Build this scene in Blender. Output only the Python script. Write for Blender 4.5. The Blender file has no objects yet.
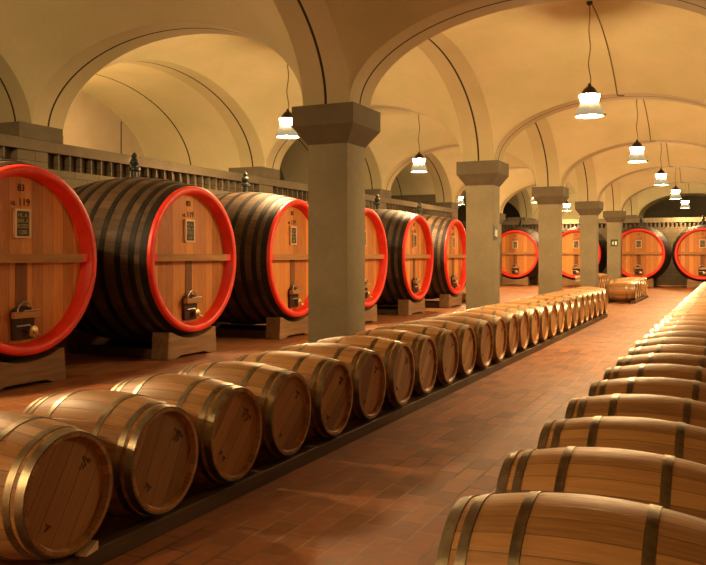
import bpy, bmesh, math, random
from mathutils import Vector, Matrix
random.seed(7)
PI = math.pi
sc = bpy.context.scene
COL = sc.collection

# ------------------------------------------------------------------ materials
class NT:
    def __init__(self, name):
        self.m = bpy.data.materials.new(name); self.m.use_nodes = True
        self.t = self.m.node_tree; self.t.nodes.clear()
        self.out = self.t.nodes.new('ShaderNodeOutputMaterial')
        self.b = self.t.nodes.new('ShaderNodeBsdfPrincipled')
        self.t.links.new(self.b.outputs[0], self.out.inputs[0])
    def n(self, typ, ins=None, **props):
        nd = self.t.nodes.new(typ)
        for k, v in props.items(): setattr(nd, k, v)
        if ins:
            for k, v in ins.items(): self.put(nd.inputs[k], v)
        return nd
    def put(self, sock, v):
        if isinstance(v, bpy.types.NodeSocket): self.t.links.new(v, sock)
        elif isinstance(v, bpy.types.Node): self.t.links.new(v.outputs[0], sock)
        else: sock.default_value = v
    def math(self, op, a, b=0.0, c=0.0):
        return self.n('ShaderNodeMath', {0: a, 1: b, 2: c}, operation=op).outputs[0]
    def mix(self, f, a, b, blend='MIX'):
        nd = self.n('ShaderNodeMix', data_type='RGBA', blend_type=blend)
        self.put(nd.inputs[0], f); self.put(nd.inputs[6], a); self.put(nd.inputs[7], b)
        return nd.outputs[2]
    def ramp(self, f, stops):
        nd = self.n('ShaderNodeValToRGB', {0: f}); cr = nd.color_ramp
        while len(cr.elements) < len(stops): cr.elements.new(0.5)
        for e, (p, c) in zip(cr.elements, stops): e.position = p; e.color = c
        return nd.outputs[0]
    def obj(self): return self.n('ShaderNodeTexCoord').outputs['Object']
    def xyz(self, v):
        s = self.n('ShaderNodeSeparateXYZ', {0: v}); return s.outputs[0], s.outputs[1], s.outputs[2]
    def comb(self, x, y, z): return self.n('ShaderNodeCombineXYZ', {0: x, 1: y, 2: z}).outputs[0]
    def rand(self): return self.n('ShaderNodeObjectInfo').outputs['Random']
    def noise(self, v, scale, detail=4.0, rough=0.55):
        return self.n('ShaderNodeTexNoise', {'Vector': v, 'Scale': scale, 'Detail': detail, 'Roughness': rough}).outputs[0]
    def white(self, v, w=None):
        nd = self.n('ShaderNodeTexWhiteNoise', noise_dimensions='1D'); self.put(nd.inputs['W'], v); return nd.outputs[0]
    def bump(self, h, strength=0.3, dist=0.01):
        nd = self.n('ShaderNodeBump', {'Strength': strength, 'Distance': dist}); self.put(nd.inputs['Height'], h)
        self.put(self.b.inputs['Normal'], nd.outputs[0])
    def fin(self, color, rough=0.6, metal=0.0, spec=0.5):
        self.put(self.b.inputs['Base Color'], color); self.put(self.b.inputs['Roughness'], rough)
        self.put(self.b.inputs['Metallic'], metal); self.put(self.b.inputs['Specular IOR Level'], spec)
        return self.m

def C(r, g, b): return (r, g, b, 1.0)

def simple(name, col, rough=0.6, metal=0.0, var=0.15, scale=6.0, bump=0.0, spec=0.5):
    t = NT(name); v = t.obj(); nz = t.noise(v, scale)
    d = C(*[c * (1 - var) for c in col]); l = C(*[min(1, c * (1 + var)) for c in col])
    c = t.ramp(nz, [(0.3, d), (0.7, l)])
    if bump: t.bump(t.noise(v, scale * 6), bump, 0.01)
    return t.fin(c, rough, metal, spec)

def mat_staves(name, dark, light, count, grain=(3, 40), rough=0.5, spec=0.4, groove=0.04, stain=0.0):
    """timber staves running along local x around the x axis (z offset cz kept at the axis)"""
    t = NT(name); x, y, z = t.xyz(t.obj()); r = t.rand()
    a = t.math('ARCTAN2', y, z)
    u = t.math('MULTIPLY', a, count / (2 * PI))
    fl = t.math('FLOOR', u); fr = t.math('SUBTRACT', u, fl)
    wn = t.white(t.math('ADD', fl, t.math('MULTIPLY', r, 57.0)))
    gv = t.comb(t.math('MULTIPLY', x, grain[0]), t.math('ADD', t.math('MULTIPLY', u, grain[1] / 10.0), t.math('MULTIPLY', r, 31.0)), t.math('MULTIPLY', wn, 9.0))
    g = t.noise(gv, 1.6, 5.0, 0.6)
    f = t.math('ADD', t.math('MULTIPLY', g, 0.65), t.math('MULTIPLY', wn, 0.38))
    c = t.ramp(f, [(0.22, C(*dark)), (0.78, C(*light))])
    if stain:
        s = t.noise(t.comb(t.math('MULTIPLY', x, 2.0), y, t.math('ADD', z, t.math('MULTIPLY', r, 13.0))), 2.2, 3.0)
        c = t.mix(t.ramp(s, [(0.45, C(0, 0, 0)), (0.75, C(stain, stain, stain))]), c, C(*[k * 0.35 for k in dark]))
    e = t.math('MINIMUM', fr, t.math('SUBTRACT', 1.0, fr))
    k = t.math('SMOOTH_MIN', t.math('DIVIDE', e, groove), 1.0, 0.2)
    c = t.mix(k, C(*[q * 0.6 for q in dark]), c)
    t.bump(t.math('ADD', k, t.math('MULTIPLY', g, 0.3)), 0.35, 0.004)
    return t.fin(c, rough, 0, spec)

def mat_planks(name, dark, light, width, angle, jitter, rough=0.55, groove=0.03, spec=0.35, grain=1.0):
    """planks lying in the local yz plane, running at `angle` from local y"""
    t = NT(name); x, y, z = t.xyz(t.obj()); r = t.rand()
    an = t.math('ADD', angle, t.math('MULTIPLY', t.math('SUBTRACT', r, 0.5), jitter))
    cs = t.math('COSINE', an); sn = t.math('SINE', an)
    al = t.math('ADD', t.math('MULTIPLY', y, cs), t.math('MULTIPLY', z, sn))
    ac = t.math('SUBTRACT', t.math('MULTIPLY', z, cs), t.math('MULTIPLY', y, sn))
    u = t.math('ADD', t.math('DIVIDE', ac, width), t.math('MULTIPLY', r, 7.3))
    fl = t.math('FLOOR', u); fr = t.math('SUBTRACT', u, fl)
    wn = t.white(t.math('ADD', fl, t.math('MULTIPLY', r, 91.0)))
    gv = t.comb(t.math('MULTIPLY', al, 3.0 * grain), t.math('MULTIPLY', u, 5.0), t.math('MULTIPLY', wn, 11.0))
    g = t.noise(gv, 1.5, 5.0, 0.6)
    f = t.math('ADD', t.math('MULTIPLY', g, 0.55), t.math('MULTIPLY', wn, 0.52))
    c = t.ramp(f, [(0.2, C(*dark)), (0.8, C(*light))])
    e = t.math('MINIMUM', fr, t.math('SUBTRACT', 1.0, fr))
    k = t.math('SMOOTH_MIN', t.math('DIVIDE', e, groove), 1.0, 0.2)
    c = t.mix(k, C(*[q * 0.4 for q in dark]), c)
    t.bump(t.math('ADD', k, t.math('MULTIPLY', g, 0.25)), 0.3, 0.004)
    return t.fin(c, rough, 0, spec)

def mat_timber(name, dark, light, axis=1, rough=0.65):
    t = NT(name); co = list(t.xyz(t.obj())); r = t.rand()
    s = [14.0, 14.0, 14.0]; s[axis] = 1.2
    v = t.comb(*[t.math('ADD', t.math('MULTIPLY', co[i], s[i]), t.math('MULTIPLY', r, 17.0)) for i in range(3)])
    g = t.noise(v, 1.0, 5.0, 0.6)
    t.bump(g, 0.25, 0.006)
    return t.fin(t.ramp(g, [(0.25, C(*dark)), (0.75, C(*light))]), rough, 0, 0.3)

def mat_floor():
    t = NT('terracotta_pavers'); v = t.obj(); x, y, z = t.xyz(v)
    w = t.comb(y, x, 0.0)
    br = t.n('ShaderNodeTexBrick', {'Vector': w, 'Color1': C(0.34, 0.115, 0.040), 'Color2': C(0.15, 0.052, 0.020),
             'Mortar': C(0.30, 0.16, 0.085), 'Scale': 1.0, 'Mortar Size': 0.008, 'Mortar Smooth': 0.2, 'Bias': -0.1,
             'Brick Width': 0.32, 'Row Height': 0.16}, offset=0.5, offset_frequency=2)
    nz = t.noise(v, 0.55, 5.0, 0.6)
    n2 = t.noise(v, 9.0, 4.0, 0.65)
    mo = t.ramp(t.noise(v, 0.8, 3.0), [(0.42, C(0.055, 0.028, 0.014)), (0.58, C(0.34, 0.19, 0.10))])
    t.put(br.inputs['Mortar'], mo)
    c = t.mix(t.ramp(nz, [(0.35, C(0, 0, 0)), (0.68, C(0.55, 0.55, 0.55))]), br.outputs[0], C(0.32, 0.15, 0.068))
    c = t.mix(0.6, c, t.ramp(n2, [(0.2, C(0.35, 0.35, 0.35)), (0.8, C(1.35, 1.3, 1.2))]), 'MULTIPLY')
    # expansion joint across the aisle
    d = t.math('ABSOLUTE', t.math('ADD', t.math('SUBTRACT', y, 15.05), t.math('MULTIPLY', t.math('SUBTRACT', n2, 0.5), 0.12)))
    c = t.mix(t.math('LESS_THAN', d, 0.035), c, C(0.10, 0.07, 0.035))
    t.bump(t.math('ADD', t.math('MULTIPLY', br.outputs[1], -1.0), t.math('MULTIPLY', n2, 0.4)), 0.4, 0.006)
    return t.fin(c, t.math('ADD', 0.42, t.math('MULTIPLY', n2, 0.3)), 0, 0.22)

def mat_plaster(name, a, b, joint=False):
    t = NT(name); v = t.obj()
    n1 = t.noise(v, 0.9, 6.0, 0.6); n2 = t.noise(v, 30.0, 3.0, 0.6)
    c = t.ramp(t.math('ADD', t.math('MULTIPLY', n1, 0.7), t.math('MULTIPLY', n2, 0.3)), [(0.3, C(*a)), (0.7, C(*b))])
    if joint:
        uv = t.n('ShaderNodeUVMap').outputs[0]; u, vv, _ = t.xyz(uv)
        d = t.math('ABSOLUTE', t.math('SUBTRACT', u, 0.5))
        c = t.mix(t.math('LESS_THAN', d, 0.028 if joint is True else joint), c, C(0.035, 0.025, 0.016))
    t.bump(n2, 0.12, 0.004)
    return t.fin(c, 0.85, 0, 0.15)

def mat_stone(name, a, b, brick=None):
    t = NT(name); v = t.obj(); n1 = t.noise(v, 1.6, 6.0, 0.65); n2 = t.noise(v, 45.0, 3.0, 0.6)
    f = t.math('ADD', t.math('MULTIPLY', n1, 0.7), t.math('MULTIPLY', n2, 0.3))
    c = t.ramp(f, [(0.3, C(*a)), (0.7, C(*b))])
    if brick:
        x, y, z = t.xyz(v)
        br = t.n('ShaderNodeTexBrick', {'Vector': t.comb(t.math('ADD', x, y), z, 0.0), 'Color1': C(1, 1, 1), 'Color2': C(0.8, 0.8, 0.8),
                 'Mortar': C(0.5, 0.5, 0.5), 'Scale': 1.0, 'Mortar Size': 0.008, 'Brick Width': brick[0], 'Row Height': brick[1]})
        c = t.mix(1.0, c, br.outputs[0], 'MULTIPLY')
        t.bump(br.outputs[1], -0.3, 0.01)
    else: t.bump(n2, 0.25, 0.005)
    return t.fin(c, 0.85, 0, 0.2)

def mat_emit(name, col, strength, base=(0.8, 0.75, 0.6)):
    t = NT(name); t.put(t.b.inputs['Base Color'], C(*base)); t.put(t.b.inputs['Emission Color'], C(*col))
    t.put(t.b.inputs['Emission Strength'], strength); t.put(t.b.inputs['Roughness'], 0.4)
    return t.m

def mat_hoop(name, a, b, rough, metal=1.0):
    t = NT(name); v = t.obj(); n1 = t.noise(v, 7.0, 5.0, 0.65)
    return t.fin(t.ramp(n1, [(0.3, C(*a)), (0.7, C(*b))]), t.math('ADD', rough, t.math('MULTIPLY', n1, 0.2)), metal, 0.5)

LAMP_COL = (1.0, 0.66, 0.30)
M = dict(
    stave=mat_staves('oak_staves', (0.21, 0.094, 0.031), (0.53, 0.275, 0.098), 30, rough=0.46),
    head=mat_planks('oak_barrel_head', (0.22, 0.10, 0.036), (0.50, 0.27, 0.10), 0.105, 0.85, 0.5),
    chime=mat_timber('oak_chime', (0.26, 0.15, 0.06), (0.42, 0.26, 0.11), 0),
    hoop=mat_hoop('galvanised_hoop', (0.16, 0.13, 0.09), (0.44, 0.37, 0.26), 0.28),
    cask=mat_staves('aged_cask_staves', (0.045, 0.024, 0.013), (0.155, 0.085, 0.045), 46, rough=0.6, stain=0.6),
    caskhead=mat_planks('cask_head_planks', (0.31, 0.105, 0.024), (0.74, 0.31, 0.075), 0.17, PI / 2, 0.0, rough=0.5, groove=0.02),
    iron=mat_hoop('black_iron_hoop', (0.012, 0.010, 0.009), (0.035, 0.030, 0.025), 0.55, 0.6),
    red=simple('red_chime_paint', (0.80, 0.030, 0.013), 0.42, 0, 0.12, 5.0),
    bar=mat_timber('oak_crossbar', (0.28, 0.13, 0.05), (0.50, 0.27, 0.10), 1),
    darkwood=mat_timber('dark_wet_wood', (0.020, 0.010, 0.006), (0.075, 0.034, 0.018), 2),
    dampwood=mat_timber('damp_stained_plank', (0.14, 0.055, 0.020), (0.24, 0.10, 0.035), 2),
    block=mat_timber('saddle_timber', (0.16, 0.085, 0.040), (0.32, 0.18, 0.085), 1),
    rail=mat_timber('rail_timber', (0.055, 0.030, 0.014), (0.13, 0.075, 0.034), 1),
    brass=mat_hoop('brass_tap', (0.45, 0.30, 0.16), (0.62, 0.45, 0.27), 0.3),
    steel=mat_hoop('steel_wire', (0.35, 0.32, 0.28), (0.6, 0.56, 0.5), 0.3),
    green=simple('dark_green_paint', (0.010, 0.017, 0.010), 0.45, 0, 0.3, 10.0),
    board=simple('slate_board', (0.025, 0.022, 0.012), 0.6),
    cream=simple('cream_paint', (0.68, 0.52, 0.34), 0.6, 0, 0.08),
    chalk=simple('yellow_chalk', (0.42, 0.36, 0.20), 0.8, 0, 0.08),
    ink=simple('black_stencil_ink', (0.02, 0.012, 0.010), 0.8),
    stampink=simple('faded_brand_ink', (0.075, 0.034, 0.015), 0.8),
    floor=mat_floor(),
    plaster=mat_plaster('vault_plaster', (0.43, 0.395, 0.225), (0.55, 0.46, 0.295)),
    arch=mat_plaster('shaded_arch_plaster', (0.36, 0.325, 0.175), (0.46, 0.37, 0.235), True),  # vault plaster with the shade of the soffits darkened into its colour
    niche=mat_plaster('niche_plaster', (0.43, 0.395, 0.225), (0.55, 0.46, 0.295), 0.0065),
    dull=mat_plaster('lunette_plaster', (0.34, 0.27, 0.18), (0.46, 0.37, 0.26)),
    niche_shade=mat_plaster('shade_dark_lunette', (0.045, 0.036, 0.024), (0.085, 0.07, 0.048)),  # shade of the unlit niches painted into the colour; also the lunette joint
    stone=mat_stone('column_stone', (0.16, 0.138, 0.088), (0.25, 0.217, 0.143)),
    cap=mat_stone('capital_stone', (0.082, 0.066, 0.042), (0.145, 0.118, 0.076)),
    wall=mat_stone('cellar_wall', (0.12, 0.092, 0.056), (0.19, 0.148, 0.094), (0.6, 0.22)),
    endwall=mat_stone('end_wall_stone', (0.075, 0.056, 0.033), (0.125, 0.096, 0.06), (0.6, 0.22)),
    fascia=mat_stone('ledge_stone', (0.105, 0.08, 0.052), (0.17, 0.132, 0.086)),
    slot=simple('slot_shadow_brick', (0.10, 0.068, 0.045), 0.9),
    glow=mat_emit('lit_prism_glass', LAMP_COL, 225.0),
    under=mat_emit('lit_lamp_diffuser', LAMP_COL, 165.0),
    skirt=mat_emit('ribbed_prism_glass', (1.0, 0.80, 0.45), 0.10, (0.055, 0.048, 0.032)),
    metal=simple('brown_lamp_metal', (0.035, 0.018, 0.012), 0.45, 0.3),
    cable=simple('brown_cable', (0.11, 0.062, 0.030), 0.7),
    signgreen=simple('dark_green_sign', (0.010, 0.045, 0.018), 0.4),
    signwhite=simple('white_pictogram', (0.78, 0.74, 0.62), 0.5, 0, 0.05),
)

# ------------------------------------------------------------------ mesh helpers
class MB:
    def __init__(self): self.v = []; self.f = []; self.mi = []; self.uv = {}
    def add(self, verts, faces, mi=0, uvs=None):
        o = len(self.v); self.v += [tuple(p) for p in verts]
        for f in faces:
            if uvs: self.uv[len(self.f)] = [uvs[i] for i in f]
            self.f.append(tuple(i + o for i in f)); self.mi.append(mi)
        return self
    def box(self, x0, x1, y0, y1, z0, z1, mi=0):
        v = [(x, y, z) for x in (x0, x1) for y in (y0, y1) for z in (z0, z1)]
        return self.add(v, [(0, 1, 3, 2), (4, 6, 7, 5), (0, 4, 5, 1), (2, 3, 7, 6), (0, 2, 6, 4), (1, 5, 7, 3)], mi)
    def lathe(self, prof, axis='z', n=32, mi=0, cen=(0, 0, 0), cap0=False, cap1=False, closed=False):
        """prof: list of (along, radius)"""
        vs = []; fs = []
        for (a, r) in prof:
            for k in range(n):
                t = 2 * PI * k / n; c, s = r * math.cos(t), r * math.sin(t)
                p = (c, s, a) if axis == 'z' else ((a, c, s) if axis == 'x' else (s, a, c))
                vs.append((p[0] + cen[0], p[1] + cen[1], p[2] + cen[2]))
        m = len(prof); last = m if closed else m - 1
        for i in range(last):
            j = (i + 1) % m
            for k in range(n):
                k2 = (k + 1) % n
                fs.append((i * n + k, i * n + k2, j * n + k2, j * n + k))
        if cap0: fs.append(tuple(reversed(range(n))))
        if cap1: fs.append(tuple((m - 1) * n + k for k in range(n)))
        return self.add(vs, fs, mi)
    def tube(self, pts, r, n=8, mi=0):
        pts = [Vector(p) for p in pts]; vs = []; fs = []
        for i, p in enumerate(pts):
            d = (pts[min(i + 1, len(pts) - 1)] - pts[max(i - 1, 0)]).normalized()
            up = Vector((0, 0, 1)) if abs(d.z) < 0.9 else Vector((1, 0, 0))
            a = d.cross(up).normalized(); b = d.cross(a)
            for k in range(n):
                t = 2 * PI * k / n; q = p + a * (r * math.cos(t)) + b * (r * math.sin(t)); vs.append(tuple(q))
        for i in range(len(pts) - 1):
            for k in range(n):
                k2 = (k + 1) % n; fs.append((i * n + k, i * n + k2, (i + 1) * n + k2, (i + 1) * n + k))
        fs.append(tuple(reversed(range(n)))); fs.append(tuple((len(pts) - 1) * n + k for k in range(n)))
        return self.add(vs, fs, mi)
    def prism(self, poly, axis, a0, a1, mi=0):
        """poly of 2D points extruded along axis ('x': pts are (y,z); 'y': (x,z); 'z': (x,y))"""
        def P(p, a): return (a, p[0], p[1]) if axis == 'x' else ((p[0], a, p[1]) if axis == 'y' else (p[0], p[1], a))
        n = len(poly); vs = [P(p, a0) for p in poly] + [P(p, a1) for p in poly]
        fs = [tuple(range(n)), tuple(reversed(range(n, 2 * n)))] + [(i, i + n, (i + 1) % n + n, (i + 1) % n) for i in range(n)]
        return self.add(vs, fs, mi)
    def mesh(self, name, mats, smooth=True, angle=35, bevel=0.0):
        me = bpy.data.meshes.new(name); me.from_pydata(self.v, [], self.f)
        for m in (mats if isinstance(mats, list) else [mats]): me.materials.append(m)
        me.polygons.foreach_set('material_index', self.mi)
        if self.uv:
            ul = me.uv_layers.new(name='UVMap')
            for pi, us in self.uv.items():
                for li, u in zip(me.polygons[pi].loop_indices, us): ul.data[li].uv = u
        bm = bmesh.new(); bm.from_mesh(me); bmesh.ops.recalc_face_normals(bm, faces=bm.faces)
        if bevel: bmesh.ops.bevel(bm, geom=[e for e in bm.edges if e.calc_face_angle(0) > 0.6], offset=bevel, segments=2, affect='EDGES', profile=0.6)
        bm.to_mesh(me); bm.free()
        if smooth:
            me.polygons.foreach_set('use_smooth', [True] * len(me.polygons)); me.set_sharp_from_angle(angle=math.radians(angle))
        return me

def obj(name, me, parent=None, loc=None):
    o = bpy.data.objects.new(name, me); COL.objects.link(o)
    if parent: o.parent = parent
    if loc: o.location = loc
    return o
def build(name, mb, mats, parent=None, **k): return obj(name, mb.mesh(name, mats, **k), parent)
def tag(o, label=None, cat=None, group=None, kind=None):
    if label: o['label'] = label
    if cat: o['category'] = cat
    if group: o['group'] = group
    if kind: o['kind'] = kind
    return o
def empty(name, loc=(0, 0, 0), rz=0.0):
    o = bpy.data.objects.new(name, None); COL.objects.link(o); o.location = loc; o.rotation_euler = (0, 0, rz)
    o.empty_display_size = 0.2
    return o
def copy_tree(o, parent=None):
    c = o.copy(); COL.objects.link(c); c.parent = parent
    for ch in list(o.children): copy_tree(ch, c)
    return c
def text_mesh(s, size):
    cu = bpy.data.curves.new('txt', 'FONT'); cu.body = s; cu.size = size; cu.align_x = 'CENTER'; cu.align_y = 'CENTER'; cu.extrude = 0.002
    o = bpy.data.objects.new('txt', cu); COL.objects.link(o)
    dg = bpy.context.evaluated_depsgraph_get(); me = bpy.data.meshes.new_from_object(o.evaluated_get(dg))
    bpy.data.objects.remove(o); bpy.data.curves.remove(cu)
    return me
def add_text(mb, s, size, x, y, z, sx=1.0, mi=0):
    """lettering in the local yz plane facing +x, centred on (y, z)"""
    me = text_mesh(s, size)
    mb.add([(x + v.co.z, y + v.co.x * sx, z + v.co.y) for v in me.vertices], [tuple(p.vertices) for p in me.polygons], mi)
    bpy.data.meshes.remove(me)

# ------------------------------------------------------------------ layout
H = 1.54                       # eye height
L = 7.4; Y0 = 10.40            # bay length, first column in view
CW = 0.60; HC = 0.35; HS = CW / 2   # HC: half width of the arches, HS: of the column shafts
XL, XR = -5.05, 0.69           # column rows
XP = -10.78                    # line of the left wall arcade
XW = -10.40                    # face of the left lower wall
XN = -14.10                    # back of the left niches
XT = -16.52                    # outer wall of the far left aisle
ZS = 3.58                      # springing of the arches
ZL = 3.43                      # top of the wall ledge
YB = 44.6                      # face of the end lower wall
YE = 47.4                      # last arch line
YN = 49.6                      # back of the end niches
RT_MAIN, RT_SIDE, RL = 1.23, 1.44, 1.90
def yline(j): return Y0 + L * (j - 1)      # j=0..6

# ------------------------------------------------------------------ floor
build('floor', MB().box(-17.5, 12.5, -5.0, 50.0, -0.2, 0.0), M['floor'], smooth=False)
tag(bpy.data.objects['floor'], 'red terracotta brick floor running through the cellar', 'floor', kind='structure')

# ------------------------------------------------------------------ vaulted ceiling
ceil = tag(empty('ceiling', (0, 0, 0)), 'cream plaster vaults and round arches over the whole cellar', 'ceiling', kind='structure')
def vault(cx, cy, ax, ay, rt, rl, n=36, p=2.9):
    mb = MB(); vs = []; fs = []
    for i in range(n + 1):
        ti = -PI / 2 + PI * i / n
        for k in range(n + 1):
            tk = -PI / 2 + PI * k / n
            a = rt * max(math.cos(ti), 0); b = rl * max(math.cos(tk), 0)
            vs.append((cx + ax * math.sin(ti), cy + ay * math.sin(tk), ZS + (a ** p + b ** p) ** (1 / p) + 0.10 * (1 - math.exp(-ax * (1 - abs(math.sin(ti))) / 0.18)) * (1 - math.exp(-ay * (1 - abs(math.sin(tk))) / 0.18))))
    for i in range(n):
        for k in range(n):
            q = i * (n + 1) + k; fs.append((q, q + 1, q + n + 2, q + n + 1))
    mb.add(vs, fs)
    return build('vault_bay', mb, M['plaster'], ceil, angle=80)
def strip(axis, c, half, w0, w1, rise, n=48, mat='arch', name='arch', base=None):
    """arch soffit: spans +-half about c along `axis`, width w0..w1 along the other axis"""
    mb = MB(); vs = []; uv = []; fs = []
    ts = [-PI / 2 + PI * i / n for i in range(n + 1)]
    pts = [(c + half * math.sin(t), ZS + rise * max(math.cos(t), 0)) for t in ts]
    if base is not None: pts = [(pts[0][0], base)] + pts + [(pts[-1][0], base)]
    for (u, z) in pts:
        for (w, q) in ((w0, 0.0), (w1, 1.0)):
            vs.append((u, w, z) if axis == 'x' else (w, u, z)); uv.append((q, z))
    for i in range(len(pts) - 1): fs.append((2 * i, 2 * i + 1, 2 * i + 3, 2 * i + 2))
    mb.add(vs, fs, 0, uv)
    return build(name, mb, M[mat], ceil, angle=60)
HM = (XR - XL) / 2 - HC         # clear half span across the main aisle
HY = L / 2 - HC
cxs = {'main': (XL + XR) / 2, 'left': (XP + XL) / 2, 'third': XP - (XR - XL) / 2 + 0.0, 'right': XR + (XR - XL) / 2, 'far_right': XR + 1.5 * (XR - XL)}
HL_ = (XL - XP) / 2 - HC
for j in range(-1, 6):           # bay between yline(j) and yline(j+1)
    cy = yline(j) + L / 2
    vault(cxs['main'], cy, HM, HY, RT_MAIN, RL)
    vault(cxs['left'], cy, HL_, HY, RT_SIDE, RL)
    vault(cxs['right'], cy, HM, HY, RT_SIDE, RL, 20)
    vault(cxs['far_right'], cy, HM, HY, RT_SIDE, RL, 20)
    if j >= 4: vault(cxs['third'], cy, HM, HY, RT_SIDE, RL, 24)
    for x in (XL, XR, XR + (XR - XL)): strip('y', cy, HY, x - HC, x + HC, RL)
    if j <= 3:                   # arch over the ledge with the deep niche behind it
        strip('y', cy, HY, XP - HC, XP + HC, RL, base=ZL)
        strip('y', cy, HY, XN, XP - HC, RL, mat='niche', name='niche_vault', base=ZL)
    else:
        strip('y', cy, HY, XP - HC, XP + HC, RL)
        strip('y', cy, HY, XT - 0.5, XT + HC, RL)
for j in range(0, 7):
    y = yline(j)
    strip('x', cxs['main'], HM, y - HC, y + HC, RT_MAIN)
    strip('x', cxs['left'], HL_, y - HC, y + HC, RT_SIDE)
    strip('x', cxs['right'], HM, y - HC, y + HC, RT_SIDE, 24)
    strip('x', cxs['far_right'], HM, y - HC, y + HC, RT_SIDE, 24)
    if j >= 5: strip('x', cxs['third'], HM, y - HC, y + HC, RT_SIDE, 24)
# end niches
for k, rt, hs in (('main', RT_MAIN, HM), ('left', RT_SIDE, HL_), ('third', RT_SIDE, HM), ('right', RT_SIDE, HM)):
    strip('x', cxs[k], hs, YE + HC, YN, rt, 36, 'plaster', 'niche_vault', base=ZL)
# piers that carry the arches above the imposts and close the gaps between niches
def lunette(axis, c, half, rise, at, mat):
    """flat wall filling an arch"""
    n = 40; pts = [(c + half * math.sin(t), ZS + rise * max(math.cos(t), 0)) for t in [-PI / 2 + PI * i / n for i in range(n + 1)]]
    pts = [(c - half, ZL)] + pts + [(c + half, ZL)]
    return MB().prism(pts, 'y' if axis == 'x' else 'x', at - 0.1, at + 0.1) , mat

# ------------------------------------------------------------------ left wall
mb = MB()
y_a, y_b = -5.0, yline(4) - 0.45
mb.box(XW - 0.5, XW, y_a, y_b, 0, 2.98, 0)                      # lower wall
mb.box(XW - 0.5, XW + 0.03, y_a, y_b, 3.25, ZL, 1)              # ledge course
mb.box(XN - 0.2, XW - 0.4, y_a, y_b, ZL - 0.12, ZL - 0.001, 1)  # niche floor behind the ledge
mb.box(XW - 0.5, XW - 0.14, y_a, y_b, 2.98, 3.25, 2)            # back of the slots
for j in range(-1, 4):
    y = yline(j) - 0.25; mb.box(XW - 0.14, XW, y - 0.42, y + 0.22, 2.98, 3.25, 0)
    a = y + 0.22; b = min(yline(j + 1) - 0.67, y_b); n = int((b - a) / 0.255)
    for k in range(1, n): mb.box(XW - 0.14, XW - 0.01, a + (b - a) * k / n - 0.014, a + (b - a) * k / n + 0.014, 2.98, 3.25, 0)
wl = build('wall_left', mb, [M['wall'], M['fascia'], M['slot']], smooth=False)
tag(wl, 'long left cellar wall with a ledge and a row of square slots', 'wall', kind='structure')
# imposts on the ledge + piers above them
n_tr = 0
for j in range(-1, 5):
    y = yline(j)
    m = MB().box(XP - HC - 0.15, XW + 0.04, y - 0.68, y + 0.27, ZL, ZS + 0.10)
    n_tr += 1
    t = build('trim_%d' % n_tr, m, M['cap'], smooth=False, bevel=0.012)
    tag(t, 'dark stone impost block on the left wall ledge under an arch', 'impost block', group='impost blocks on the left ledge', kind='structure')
m = MB()
for j in range(-1, 4):
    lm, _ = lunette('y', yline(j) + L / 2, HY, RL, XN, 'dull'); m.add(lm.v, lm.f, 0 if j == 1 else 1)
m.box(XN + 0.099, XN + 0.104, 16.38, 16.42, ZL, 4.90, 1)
wn = build('wall_niche', m, [M['dull'], M['niche_shade']], smooth=False)
tag(wn, 'round-topped back walls of the niches above the left ledge', 'wall', kind='structure')
m = MB()
m.box(XT - 0.3, XP - HC, yline(4) - 0.45, yline(4) - 0.05, 0, 6.2)       # cross wall
m.box(XW - 0.9, XW, yline(4) - 0.449, yline(4) + 0.31, 0, ZS)            # end pier of the left wall
m.box(XT - 0.3, XT, yline(4) - 0.2, YN + 0.2, 0, 6.2)
t = build('wall_far_left', m, M['wall'], smooth=False); tag(t, 'outer wall of the far left bays', 'wall', kind='structure')

# ------------------------------------------------------------------ end wall
mb = MB(); xa, xb = XT, 12.4
mb.box(xa, xb, YB, YB + 0.5, 0, 2.95, 0)
mb.box(xa, xb, YB - 0.03, YB + 0.5, 3.19, ZL, 1)
mb.box(xa, xb, YB + 0.4, YN + 0.2, ZL - 0.12, ZL - 0.001, 1)
mb.box(xa, xb, YB + 0.22, YB + 0.5, 2.95, 3.19, 2)
n = 84
for k in range(n):
    x = -14 + 17.0 * k / n; mb.box(x, x + 0.09, YB + 0.01, YB + 0.22, 2.95, 3.19, 0)
we = build('wall_end', mb, [M['endwall'], M['fascia'], M['slot']], smooth=False)
tag(we, 'end wall behind the farthest casks with a slotted ledge', 'wall', kind='structure')
m = MB()
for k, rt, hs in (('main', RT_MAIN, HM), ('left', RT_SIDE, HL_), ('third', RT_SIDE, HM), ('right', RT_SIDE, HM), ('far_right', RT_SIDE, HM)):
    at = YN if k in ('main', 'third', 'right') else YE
    lm, _ = lunette('x', cxs[k], hs, rt, at, 'niche_shade'); m.add(lm.v, lm.f, 1 if k == 'left' else 0)
wle = build('wall_end_lunette', m, [M['niche_shade'], M['plaster']], smooth=False)
tag(wle, 'dark arched walls above the ledge at the far end', 'wall', kind='structure')
for x in (XP, XL, XR):
    n_tr += 1
    t = build('trim_%d' % n_tr, MB().box(x - 0.5, x + 0.5, YB - 0.05, YE + HC + 0.1, ZL, ZS + 0.02), M['cap'], smooth=False, bevel=0.012)
    tag(t, 'dark stone impost block on the end wall ledge', 'impost block', group='impost blocks on the end ledge', kind='structure')
# right and back walls close the room
t = build('wall_right', MB().box(12.1, 12.4, -5.0, YN + 0.2, 0, 6.2), M['dull'], smooth=False); tag(t, 'plain right cellar wall', 'wall', kind='structure')
t = build('wall_back', MB().box(XN, 12.4, -5.0, -4.7, 0, 6.2), M['dull'], smooth=False); tag(t, 'plain cellar wall behind the camera', 'wall', kind='structure')

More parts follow.
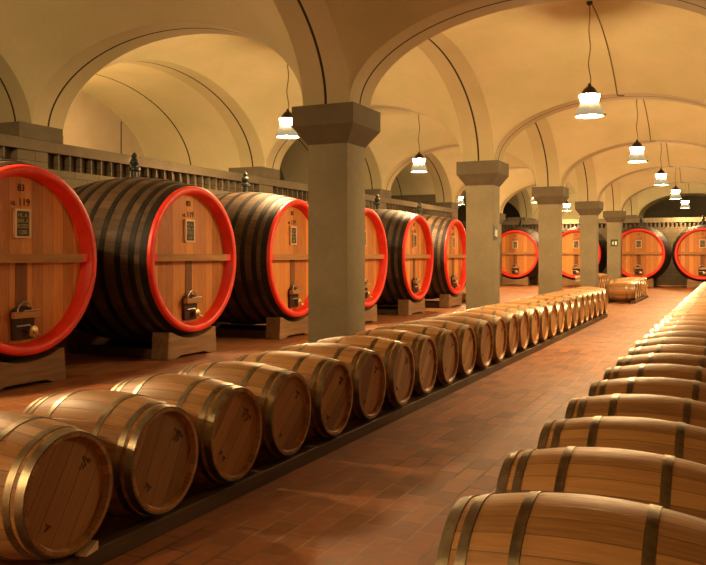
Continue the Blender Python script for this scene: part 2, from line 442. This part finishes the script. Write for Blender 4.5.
# ------------------------------------------------------------------ columns
def make_column(x, y, label):
    r = tag(empty('column', (x, y, 0)), label, 'column', 'square stone columns', 'structure')
    if 'proto' in make_column.__dict__:
        for ch in make_column.proto.children:
            c = ch.copy(); COL.objects.link(c); c.parent = r
        return r
    make_column.proto = r
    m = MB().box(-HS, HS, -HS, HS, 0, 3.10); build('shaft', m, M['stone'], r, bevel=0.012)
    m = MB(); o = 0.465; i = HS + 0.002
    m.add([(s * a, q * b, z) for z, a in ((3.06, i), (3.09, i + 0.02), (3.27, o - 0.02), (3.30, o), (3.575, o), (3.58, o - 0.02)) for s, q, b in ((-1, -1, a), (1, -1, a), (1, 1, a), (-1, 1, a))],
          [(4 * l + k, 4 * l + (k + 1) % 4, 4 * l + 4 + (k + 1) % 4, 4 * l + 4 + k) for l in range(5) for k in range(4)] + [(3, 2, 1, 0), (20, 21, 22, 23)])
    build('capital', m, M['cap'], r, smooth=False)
    return r
ordw = ['nearest', 'second', 'third', 'fourth', 'fifth']
for j in range(1, 6): make_column(XL, yline(j), 'square grey stone column beside the left barrel row, %s of five in a line' % ordw[j - 1])
make_column(XL, yline(0), 'square grey stone column outside the left edge of the view, beside the barrel row')
make_column(XP, yline(5), 'square grey stone column standing apart in the far left bays')
for j in range(1, 6): make_column(XR, yline(j), 'square grey stone column right of the right barrel row, %s from the camera' % ordw[j - 1])
make_column(XR, yline(0), 'square grey stone column just right of the camera by the first barrels')
for j in range(0, 3): make_column(XR + XR - XL, yline(j), 'square grey stone column deep in the right aisle, %s of three' % ordw[j])

# ------------------------------------------------------------------ barrels
BL, RE, RB = 0.89, 0.287, 0.347
def brad(x):
    t = abs(x) / (BL / 2); return RB - (RB - RE) * (t ** 1.9)
def make_barrel():
    r = empty('oak_barrel')
    z = 0.41
    n = 20; xs = [-BL / 2 + BL * i / n for i in range(n + 1)]
    prof = [(x, brad(x)) for x in xs]
    e = BL / 2
    prof = [(-e + 0.03, RE - 0.035), (-e, RE - 0.022), (-e, RE - 0.004)] + prof[1:-1] + [(e, RE - 0.004), (e, RE - 0.022), (e - 0.03, RE - 0.035)]
    m = MB().lathe(prof, 'x', 56)
    b = build('staves', m, M['stave'], r, angle=40)
    b.location.z = z
    for s in (1, -1):
        h = MB().lathe([(s * (e - 0.028), RE - 0.030), (s * (e - 0.026), RE * 0.5), (s * (e - 0.026), 0.001)], 'x', 40, cap1=True)
        h = build('head', h, M['head'], r); h.location.z = z
    for s in (-1, 1):
        for (a, w) in ((0.023, 0.042), (0.085, 0.036), (0.255, 0.036)):
            x0 = s * (e - a) - w / 2; x1 = s * (e - a) + w / 2
            pr = [(x0, brad(x0) - 0.002), (x0, brad(x0) + 0.0035), (x1, brad(x1) + 0.0035), (x1, brad(x1) - 0.002)]
            o = build('hoop', MB().lathe(pr, 'x', 56, closed=True), M['hoop'], r, angle=50); o.location.z = z
    return r
proto = make_barrel()
first = [True]
nth = ['first', 'second', 'third', 'fourth', 'fifth', 'sixth', 'seventh', 'eighth', 'ninth', 'tenth', 'eleventh', 'twelfth', 'thirteenth', 'fourteenth', 'fifteenth', 'sixteenth',
       'seventeenth', 'eighteenth', 'nineteenth', 'twentieth', 'twenty-first', 'twenty-second', 'twenty-third', 'twenty-fourth', 'twenty-fifth', 'twenty-sixth', 'twenty-seventh',
       'twenty-eighth', 'twenty-ninth', 'thirtieth', 'thirty-first', 'thirty-second', 'thirty-third', 'thirty-fourth', 'thirty-fifth', 'thirty-sixth']
def place_barrel(x, y, rz, label, group):
    r = proto if first[0] else copy_tree(proto); first[0] = False
    r.location = (x, y, 0); r.rotation_euler = (0, 0, rz)
    return tag(r, label, 'barrel', group)
# brand stamps on the heads of the nearest barrels
def stamp(mb, y, z, s, x):
    rr = random.Random(int(y * 1000) + 5)
    for k in range(3):
        a = 1.9 + 0.25 * k; ly = y + 0.022 * s * k; lz = z - 0.016 * s * k; ln = 0.062 * s * (1.2 - 0.3 * k)
        dy, dz = math.cos(a), math.sin(a); w = 0.0045 * s
        p = [(ly - dz * w, lz + dy * w), (ly + dz * w, lz - dy * w), (ly + dz * w - dy * ln, lz - dy * w - dz * ln), (ly - dz * w - dy * ln, lz + dy * w - dz * ln)]
        mb.prism(p, 'x', x, x + 0.0015)
    for k in range(4):
        ly = y - 0.035 * s + rr.random() * 0.05 * s; lz = z - 0.05 * s - rr.random() * 0.03 * s; w = 0.006 * s
        mb.prism([(ly - w, lz - w * 2), (ly + w, lz - w), (ly + w, lz + w * 2), (ly - w, lz + w)], 'x', x, x + 0.0015)
smb = MB(); stamp(smb, 0.115, 0.145, 0.75, BL / 2 - 0.0265); stamp_a = smb.mesh('brand_mark', M['stampink'], smooth=False)
smb = MB(); stamp(smb, -0.14, -0.10, 0.42, BL / 2 - 0.0265); stamp_b = smb.mesh('brand_mark', M['stampink'], smooth=False)

XH = -2.842                                     # heads of the left row
PITCH = 0.72
YLF = 2.99
near = {0: 'oak barrel nearest the camera in the left row, cut by the left frame edge', 25: 'last oak barrel at the far end of the long left row'}
for k in range(26):
    r = place_barrel(XH - BL / 2, YLF + PITCH * k, 0, near.get(k, 'oak barrel lying in the long left row, %s from the near end' % nth[k]), 'oak barrels in the long left row')
    r.rotation_euler.z = random.uniform(-0.012, 0.012); r.location.x += random.uniform(-0.012, 0.012)
    if k < 7 and k != 3:
        q = random.uniform(-0.25, 0.25)
        for sm in (stamp_a, stamp_b):
            s = obj('brand_mark', sm, r); s.location.z = 0.41; s.rotation_euler.x = q; s['label'] = 'small dark stamped mark'
XRH = -0.862
for k in range(36):
    lb = 'oak barrel nearest the camera in the right row, at the lower right corner' if k == 0 else 'oak barrel lying in the right row, %s from the near end' % nth[k]
    r = place_barrel(XRH + BL / 2, 2.725 + PITCH * k, PI, lb, 'oak barrels in the right row')
    r.rotation_euler.z = PI + random.uniform(-0.012, 0.012); r.location.x += random.uniform(-0.012, 0.012)
for k in range(6):
    place_barrel(XH - BL / 2, 27.7 + PITCH * k, 0, 'oak barrel in the short row past the left row\'s end, %s of six' % nth[k], 'oak barrels in the short far row')
for k in range(5):
    place_barrel(-4.85 - BL / 2, 33.75 + PITCH * k, 0, 'oak barrel in the little row behind the fourth column, %s of five' % nth[k], 'oak barrels behind the fourth column')

# rails under the rows
def rail(x0, x1, y0, y1, label, group, h=0.092):
    m = MB().box(-(x1 - x0) / 2, (x1 - x0) / 2, -(y1 - y0) / 2, (y1 - y0) / 2, 0, h)
    o = build('barrel_rail', m, M['rail'], smooth=False, bevel=0.006); o.location = ((x0 + x1) / 2, (y0 + y1) / 2, 0)
    return tag(o, label, 'rail', group)
ye = YLF + 25 * PITCH + 0.3
rail(XH - 0.11, XH - 0.01, 2.2, ye, 'long timber rail under the aisle-side heads of the left barrel row', 'barrel rails')
rail(XH - BL - 0.02, XH - BL + 0.11, 2.2, ye, 'long timber rail under the column-side heads of the left barrel row', 'barrel rails')
ye = 2.7 + 35 * PITCH + 0.3
rail(XRH - 0.02, XRH + 0.11, 2.4, ye, 'long timber rail under the aisle-side heads of the right barrel row', 'barrel rails')
rail(XRH + BL - 0.11, XRH + BL + 0.02, 2.4, ye, 'long timber rail under the right-hand heads of the right barrel row', 'barrel rails')
rail(XH - 0.11, XH + 0.02, 27.3, 31.7, 'timber rail under the aisle-side heads of the short far row', 'barrel rails')
rail(XH - BL - 0.02, XH - BL + 0.11, 27.3, 31.7, 'timber rail under the column-side heads of the short far row', 'barrel rails')
rail(-4.96, -4.83, 33.4, 37.0, 'timber rail under the aisle-side heads behind the fourth column', 'barrel rails')
rail(-4.87 - BL, -4.74 - BL, 33.4, 37.0, 'timber rail under the outer heads behind the fourth column', 'barrel rails')
# small pale wedge under the first left barrel
w = build('wood_wedge', MB().prism([(-0.055, 0), (0.055, 0), (0.055, 0.045), (-0.055, 0.012)], 'x', -0.03, 0.03), M['cream'], smooth=False, bevel=0.003)
w.location = (XH - 0.015, YLF + 0.11, 0.092); w.rotation_euler.z = 0.2
tag(w, 'small pale wooden wedge chocking the nearest left barrel on its rail', 'wedge')

# ------------------------------------------------------------------ big casks
KL = 2.40; KE, KB = 1.105, 1.28; KZ = 1.48
def krad(x):
    t = abs(x) / (KL / 2); return KB - (KB - KE + 0.01) * (t ** 1.9)
def make_cask():
    r = empty('wine_cask'); e = KL / 2; n = 24
    def P(name, m, mat, **k):
        o = build(name, m, mat, r, **k); o.location.z = KZ; return o
    xs = [-e + 0.06 + (KL - 0.12) * i / n for i in range(n + 1)]
    P('staves', MB().lathe([(-e + 0.1, KE - 0.13), (-e, KE - 0.12), (-e, krad(-e))] + [(x, krad(x)) for x in xs], 'x', 72), M['cask'], angle=40)
    P('red_chime', MB().lathe([(e - 0.06, krad(e - 0.06)), (e - 0.012, KE), (e, KE - 0.012), (e, KE - 0.085), (e - 0.012, KE - 0.097), (e - 0.17, KE - 0.130)], 'x', 72), M['red'], angle=50)
    hd = P('head', MB().lathe([(e - 0.165, KE - 0.115), (e - 0.160, 0.5), (e - 0.158, 0.001)], 'x', 64, cap1=True), M['caskhead'])
    P('rear_head', MB().lathe([(-e + 0.09, KE - 0.125), (-e + 0.085, 0.001)], 'x', 48, cap1=True), M['cask'])
    for (a, w) in ((0.115, 0.10), (0.29, 0.085), (0.50, 0.085), (0.76, 0.085), (1.05, 0.085)):
        for s in (1, -1):
            x0 = s * (e - a) - w / 2; x1 = s * (e - a) + w / 2
            P('iron_hoop', MB().lathe([(x0, krad(x0) - 0.004), (x0, krad(x0) + 0.010), (x1, krad(x1) + 0.010), (x1, krad(x1) - 0.004)], 'x', 72, closed=True), M['iron'], angle=50)
    xf = e - 0.158                                       # face of the head
    zb = 0.022; hw = math.sqrt((KE - 0.115) ** 2 - 0.1 ** 2)
    m = MB().box(xf - 0.02, xf + 0.12, -hw + 0.10, hw - 0.10, zb - 0.052, zb + 0.052, 0)
    m.box(xf - 0.02, xf + 0.118, -hw, -hw + 0.10, zb - 0.050, zb + 0.050, 1); m.box(xf - 0.02, xf + 0.118, hw - 0.10, hw, zb - 0.050, zb + 0.050, 1)
    P('crossbar', m, [M['bar'], M['red']], smooth=False)
    P('stained_plank', MB().box(xf - 0.01, xf + 0.006, -0.085, 0.085, -0.56, zb - 0.052), M['dampwood'], smooth=False)
    # little hatch at the foot of the head
    pts = [(-0.15, -0.93), (0.15, -0.93), (0.17, -0.62)] + [(0.17 * math.cos(t), -0.62 + 0.08 * math.sin(t)) for t in [PI * k / 12 for k in range(1, 12)]] + [(-0.17, -0.62)]
    h = P('hatch', MB().prism(pts, 'x', xf - 0.01, xf + 0.045), M['darkwood'], smooth=False, bevel=0.008)
    def S(name, m, mat, **k):
        o = build(name, m, mat, h, **k); return o
    S('hatch_bar', MB().box(xf + 0.04, xf + 0.12, -0.185, 0.180, -0.675, -0.600), M['bar'], smooth=False, bevel=0.01)
    S('handle', MB().tube([(xf + 0.085, 0.11 * math.cos(t) - 0.02, -0.605 + 0.12 * math.sin(t)) for t in [PI * k / 16 for k in range(17)]], 0.010), M['steel'])
    S('clamp_rod', MB().tube([(xf + 0.10, -0.05, -0.592), (xf + 0.10, 0.20, -0.586)], 0.009), M['steel'])
    m = MB().tube([(xf + 0.03, 0.06, -0.835), (xf + 0.12, 0.06, -0.835), (xf + 0.15, 0.06, -0.855)], 0.022)
    m.lathe([(xf + 0.09, 0.02), (xf + 0.09, 0.062), (xf + 0.125, 0.068), (xf + 0.14, 0.04), (xf + 0.14, 0.001)], 'x', 20, cen=(0, 0.075, -0.835))
    m.tube([(xf + 0.12, 0.10, -0.87), (xf + 0.15, 0.16, -0.885)], 0.016)
    S('tap', m, M['brass'])
    S('tap_lever', MB().tube([(xf + 0.085, -0.15, -0.765), (xf + 0.085, 0.05, -0.760), (xf + 0.10, 0.07, -0.79)], 0.010), M['steel'])
    # notice board
    bz0, bz1, bw = 0.255, 0.600, 0.120
    sg = P('notice_board', MB().box(xf - 0.005, xf + 0.025, -bw + 0.02, bw - 0.02, bz0 + 0.02, bz1 - 0.02), M['board'], smooth=False)
    m = MB()
    for a in ((-bw, -bw + 0.026, bz0, bz1), (bw - 0.026, bw, bz0, bz1), (-bw, bw, bz0, bz0 + 0.026), (-bw, bw, bz1 - 0.026, bz1)): m.box(xf - 0.005, xf + 0.036, a[0], a[1], a[2], a[3])
    build('board_frame', m, M['cream'], sg, smooth=False)
    m = MB()
    for s, z, w in (('HL A', 0.525, 1.0), ('SAN. A', 0.460, 0.85), ('ROSSO', 0.395, 0.8), ('1208', 0.325, 1.0)): add_text(m, s, 0.072, xf + 0.027, 0, z, w * 0.9)
    build('chalk_lettering', m, M['chalk'], sg, smooth=False)
    for s_, z_, y_, q_ in (('83', 0.115, 0.0, 0.845), ('119', 0.125, 0.045, 0.675), ('HL', 0.07, -0.115, 0.662)):
        m = MB(); add_text(m, s_, z_, xf + 0.001, y_, q_, 0.95); P('stencil_number' if s_ != 'HL' else 'stencil_letters', m, M['ink'], smooth=False)
    # bung valve on the crown
    g = [(KB - 0.02, 0.001), (KB - 0.02, 0.045), (KB + 0.10, 0.045), (KB + 0.12, 0.095), (KB + 0.16, 0.095), (KB + 0.18, 0.05), (KB + 0.21, 0.05), (KB + 0.23, 0.075), (KB + 0.28, 0.07), (KB + 0.31, 0.03), (KB + 0.34, 0.05), (KB + 0.37, 0.04), (KB + 0.40, 0.015), (KB + 0.41, 0.001)]
    P('bung_valve', MB().lathe(g, 'z', 16), M['green'], angle=60)
    return r
def make_cradle():
    r = empty('cask_cradle')
    for s, nm in ((1, 'front_block'), (-1, 'rear_block')):
        xc = s * (KL / 2 - 0.22); n = 14
        rb = krad(KL / 2 - 0.36) + 0.010
        pts = [(-0.63, 0.0), (-0.42, 0.0), (-0.30, 0.04), (0.30, 0.04), (0.42, 0.0), (0.63, 0.0)]
        top = [(0.60 - 1.20 * i / n) for i in range(n + 1)]
        pts += [(y, min(0.40, KZ - math.sqrt(rb * rb - y * y) - 0.003)) for y in top]
        build(nm, MB().prism(pts, 'x', xc - 0.15, xc + 0.15), M['block'], r, smooth=False, bevel=0.012)
    for s in (-1, 1):
        build('side_beam', MB().box(-KL / 2 + 0.37, KL / 2 - 0.37, s * 0.48 - 0.08, s * 0.48 + 0.08, 0.0, 0.14), M['rail'], r, smooth=False, bevel=0.008)
    return r
cask0, cradle0 = make_cask(), make_cradle()
firstc = [True]
def place_cask(x, y, rz, s, lab, lab2, g):
    c = cask0 if firstc[0] else copy_tree(cask0); k = cradle0 if firstc[0] else copy_tree(cradle0); firstc[0] = False
    for o in (c, k): o.location = (x, y, 0); o.rotation_euler = (0, 0, rz); o.scale = (s, s, s)
    tag(c, lab, 'cask', g); tag(k, lab2, 'cradle', 'timber cradles under the casks')
where = ['nearest the camera, cut by the left frame edge', 'second from the left, seen whole', 'cut off by the nearest column', 'only a sliver showing beyond the nearest column',
         'seen whole right of the nearest column', 'farthest, beside the second column']
where2 = ['nearest left cask', 'second left cask', 'third left cask', 'fourth left cask', 'fifth left cask', 'sixth left cask']
for k in range(6):
    place_cask(-7.43 - KL / 2, 7.15 + 3.27 * k, 0, 1.0, 'red-rimmed wine cask by the left wall, %s' % where[k], 'timber saddle blocks under the %s along the wall' % where2[k], 'big casks along the left wall')
we_ = ['seen between the second and third columns', 'seen between the third and fourth columns', 'seen right of the fifth column', 'at the right frame edge']
for k, x in enumerate((-10.05, -7.03, -4.12, -1.32)):
    place_cask(x, 41.2 + KL / 2 * 1.08, -PI / 2, 1.08, 'red-rimmed wine cask facing us at the end wall, %s' % we_[k], 'timber saddle blocks under the end-wall cask %s' % we_[k], 'big casks against the end wall')

# small pale keg on the floor past the left casks
kg = empty('small_keg', (-7.95, 25.6, 0), -0.35)
m = MB().lathe([(-0.26, 0.13), (-0.26, 0.15), (-0.13, 0.172), (0, 0.18), (0.13, 0.172), (0.26, 0.15), (0.26, 0.13), (0.24, 0.125)], 'x', 32, cap0=True); o = build('staves', m, M['chime'], kg, angle=40); o.location.z = 0.18
o = build('head', MB().lathe([(0.245, 0.13), (0.247, 0.001)], 'x', 32, cap1=True), M['head'], kg); o.location.z = 0.18
for a in (-0.2, 0.2): o = build('hoop', MB().lathe([(a - 0.02, 0.158), (a - 0.02, 0.166), (a + 0.02, 0.166), (a + 0.02, 0.158)], 'x', 32, closed=True), M['hoop'], kg); o.location.z = 0.18
tag(kg, 'small pale keg lying on the floor between the last left cask and second column', 'keg')

# ------------------------------------------------------------------ pendant lamps
def crown(rt, ax, dx=0.0): return ZS + 0.09 + (rt ** 2.9 + RL ** 2.9) ** (1 / 2.9)
def make_lamp(top, sup=None):
    """lamp hanging with its rim at 3.84 m; local origin on the ceiling hook"""
    r = empty('pendant_lamp'); z0 = 3.84 - top
    def P(name, m, mat, **k): return build(name, m, mat, r, **k)
    pr = [(z0 + 0.352, 0.176), (z0 + 0.365, 0.170), (z0 + 0.385, 0.135), (z0 + 0.41, 0.122), (z0 + 0.45, 0.10), (z0 + 0.49, 0.06), (z0 + 0.51, 0.03), (z0 + 0.55, 0.022), (z0 + 0.56, 0.001)]
    P('cap', MB().lathe(pr, 'z', 32), M['metal'], angle=50)
    P('upper_glass', MB().lathe([(z0 + 0.358, 0.158), (z0 + 0.35, 0.162), (z0 + 0.30, 0.154), (z0 + 0.24, 0.139), (z0 + 0.205, 0.126)], 'z', 40), M['glow'])
    sk = MB(); n = 80; prof = [(0.215, 0.150), (0.19, 0.170), (0.12, 0.200), (0.04, 0.226), (0.0, 0.235)]
    vs = []; fs = []
    for (a, rr) in prof + [(q[0], q[1] - 0.012) for q in reversed(prof)]:
        for k in range(n):
            t = 2 * PI * k / n; q = rr * (1 + (0.012 if k % 2 else -0.012)); vs.append((q * math.cos(t), q * math.sin(t), z0 + a))
    mm = 2 * len(prof)
    for i in range(mm):
        for k in range(n): fs.append((i * n + k, i * n + (k + 1) % n, ((i + 1) % mm) * n + (k + 1) % n, ((i + 1) % mm) * n + k))
    sk.add(vs, fs); P('glass_skirt', sk, M['skirt'], angle=20)
    P('diffuser', MB().lathe([(z0 + 0.02, 0.215), (z0 + 0.015, 0.12), (z0 + 0.012, 0.001)], 'z', 40), M['under'])
    P('rim_clip', MB().box(0.232, 0.262, -0.02, 0.02, z0 - 0.005, z0 + 0.035), M['metal'], smooth=False, bevel=0.005)
    h = -z0 - 0.54; pts = []
    for i in range(25):
        t = i / 24; w = 0.020 * math.sin(t * 15) * (t ** 0.7) * (1 if t < 0.97 else 0.2); pts.append((w, w * 0.4, -h * t - 0.02))
    P('cord', MB().tube(pts, 0.009, 6), M['cable'])
    P('ceiling_hook', MB().lathe([(0.02, 0.05), (-0.03, 0.05), (-0.05, 0.025), (-0.06, 0.001)], 'z', 16), M['metal'])
    if sup:
        rt = sup; pts = []
        for i in range(22):
            tk = i / 21 * math.asin(0.995); zz = ZS + (rt ** 2.9 + (RL * math.cos(tk)) ** 2.9) ** (1 / 2.9) + 0.10 * (1 - math.exp(-HY * (1 - math.sin(tk)) / 0.18)) - 0.012
            pts.append((0.03, HY * math.sin(tk), zz - top - 0.02))
        pts.append((0.03, HY + 0.02, ZS + rt - top - 0.03)); pts.append((0.16, HY + 0.06, ZS + rt - top - 0.035))
        P('supply_cable', MB().tube(pts, 0.012, 6), M['cable'])
    return r
tm, ts = crown(RT_MAIN, 0), crown(RT_SIDE, 0)
lm_main = make_lamp(tm, RT_MAIN); lm_side = make_lamp(ts)
used = {}
def place_lamp(p, x, y, label, z, group):
    r = copy_tree(p) if used.get(p.name) else p; used[p.name] = True
    r.location = (x, y, z); return tag(r, label, 'lamp', group)
for k in range(5): place_lamp(lm_main, cxs['main'], yline(k + 1) + L / 2, 'lit bell-shaped glass pendant lamp hanging over the barrel aisle, %s of five' % ordw[k], tm, 'lamps over the barrel aisle')
side = [('just left of the nearest column', 1), ('between the nearest and second columns', 2), ('hidden behind the second column', 3), ('left of the third column capital', 4), ('between the third and fourth columns', 5)]
for s, j in side: place_lamp(lm_side, cxs['left'], yline(j) + L / 2, 'lit glass pendant lamp over the left casks aisle, %s' % s, ts, 'lamps over the cask aisle')
# the lamps over the left niche and the far left bay
lm_low = make_lamp(5.30)
place_lamp(lm_low, -12.5, 12.2, 'lit glass pendant lamp inside the bright niche above the left ledge', 5.30, 'lamps in the left bays')
place_lamp(lm_low, -11.4, 36.3, 'lit glass pendant lamp far away just left of the second column', 5.30, 'lamps in the left bays')
# lamps beyond the frame, the one behind the camera an added fill
place_lamp(lm_side, cxs['left'], 5.3, 'lit bell-shaped glass pendant lamp over the nearest cask, left of the frame', ts, 'lamps over the cask aisle')
place_lamp(lm_low, -4.4, -3.4, 'added glass pendant fill lamp behind the camera, left of the barrel rows', 5.30, 'lamps in the left bays')  # unseen lamp added to light the near faces of the right row
for x, y in ((3.56, 14.1), (3.56, 21.5), (3.56, 28.9)):
    place_lamp(lm_low, x, y, 'lit glass pendant lamp of the right aisle %s' % {14.1: 'beside the tenth barrels', 21.5: 'beside the second column', 28.9: 'beside the third column'}[y], 5.30, 'lamps of the right aisle')

# ------------------------------------------------------------------ exit signs on columns
def exit_sign(loc, rz, w, label):
    r = empty('exit_sign', loc, rz)          # faces local -y
    build('panel', MB().box(-w / 2, w / 2, -0.012, 0.0, -w / 2, w / 2), M['signgreen'], r, smooth=False)
    m = MB(); u = w / 2
    m.box(0.22 * u, 0.72 * u, -0.016, -0.011, -0.58 * u, 0.42 * u)                       # doorway
    b = [(-0.62, -0.45), (-0.50, -0.52), (-0.36, -0.22), (-0.24, -0.50), (-0.12, -0.46), (-0.22, -0.05), (-0.20, 0.12), (-0.02, 0.06), (0.0, 0.16), (-0.24, 0.28), (-0.46, 0.22), (-0.60, 0.02), (-0.52, -0.02), (-0.44, 0.08), (-0.46, -0.12)]
    m.prism([(x * u, z * u) for x, z in b], 'y', -0.016, -0.011)
    m.lathe([(-0.016, 0.001), (-0.016, 0.09 * u), (-0.011, 0.09 * u)], 'y', 12, cen=(-0.26 * u, 0, 0.40 * u))
    build('pictogram', m, M['signwhite'], r, smooth=False)
    return tag(r, label, 'sign', 'exit signs')
exit_sign((XL + 0.02, yline(5) - HS - 0.002, 2.10), 0, 0.32, 'dark green exit sign with white running figure on the fifth column')
exit_sign((XL + HS + 0.002, yline(2) - 0.08, 2.03), PI / 2, 0.30, 'green exit sign seen edge-on on the side of the second column')

# ------------------------------------------------------------------ world, camera, output
w = bpy.data.worlds.new('World'); sc.world = w; w.use_nodes = True
w.node_tree.nodes['Background'].inputs[0].default_value = (0.02, 0.014, 0.008, 1); w.node_tree.nodes['Background'].inputs[1].default_value = 0.3
cam = bpy.data.cameras.new('Camera'); co = bpy.data.objects.new('Camera', cam); COL.objects.link(co)
co.location = (0, 0, H); co.rotation_euler = (PI / 2, 0, math.atan(381 / 825))
cam.sensor_width = 36; cam.lens = 36 * 825 / 706; cam.shift_y = -27.5 / 706; cam.clip_end = 200
sc.camera = co
sc.cycles.max_bounces = 12; sc.cycles.diffuse_bounces = 3; sc.cycles.use_denoising = True
sc.cycles.sample_clamp_indirect = 8.0
v = sc.view_settings; v.view_transform = 'Standard'; v.look = 'None'; v.gamma = 1; v.use_curve_mapping = False
v.exposure = 1.8
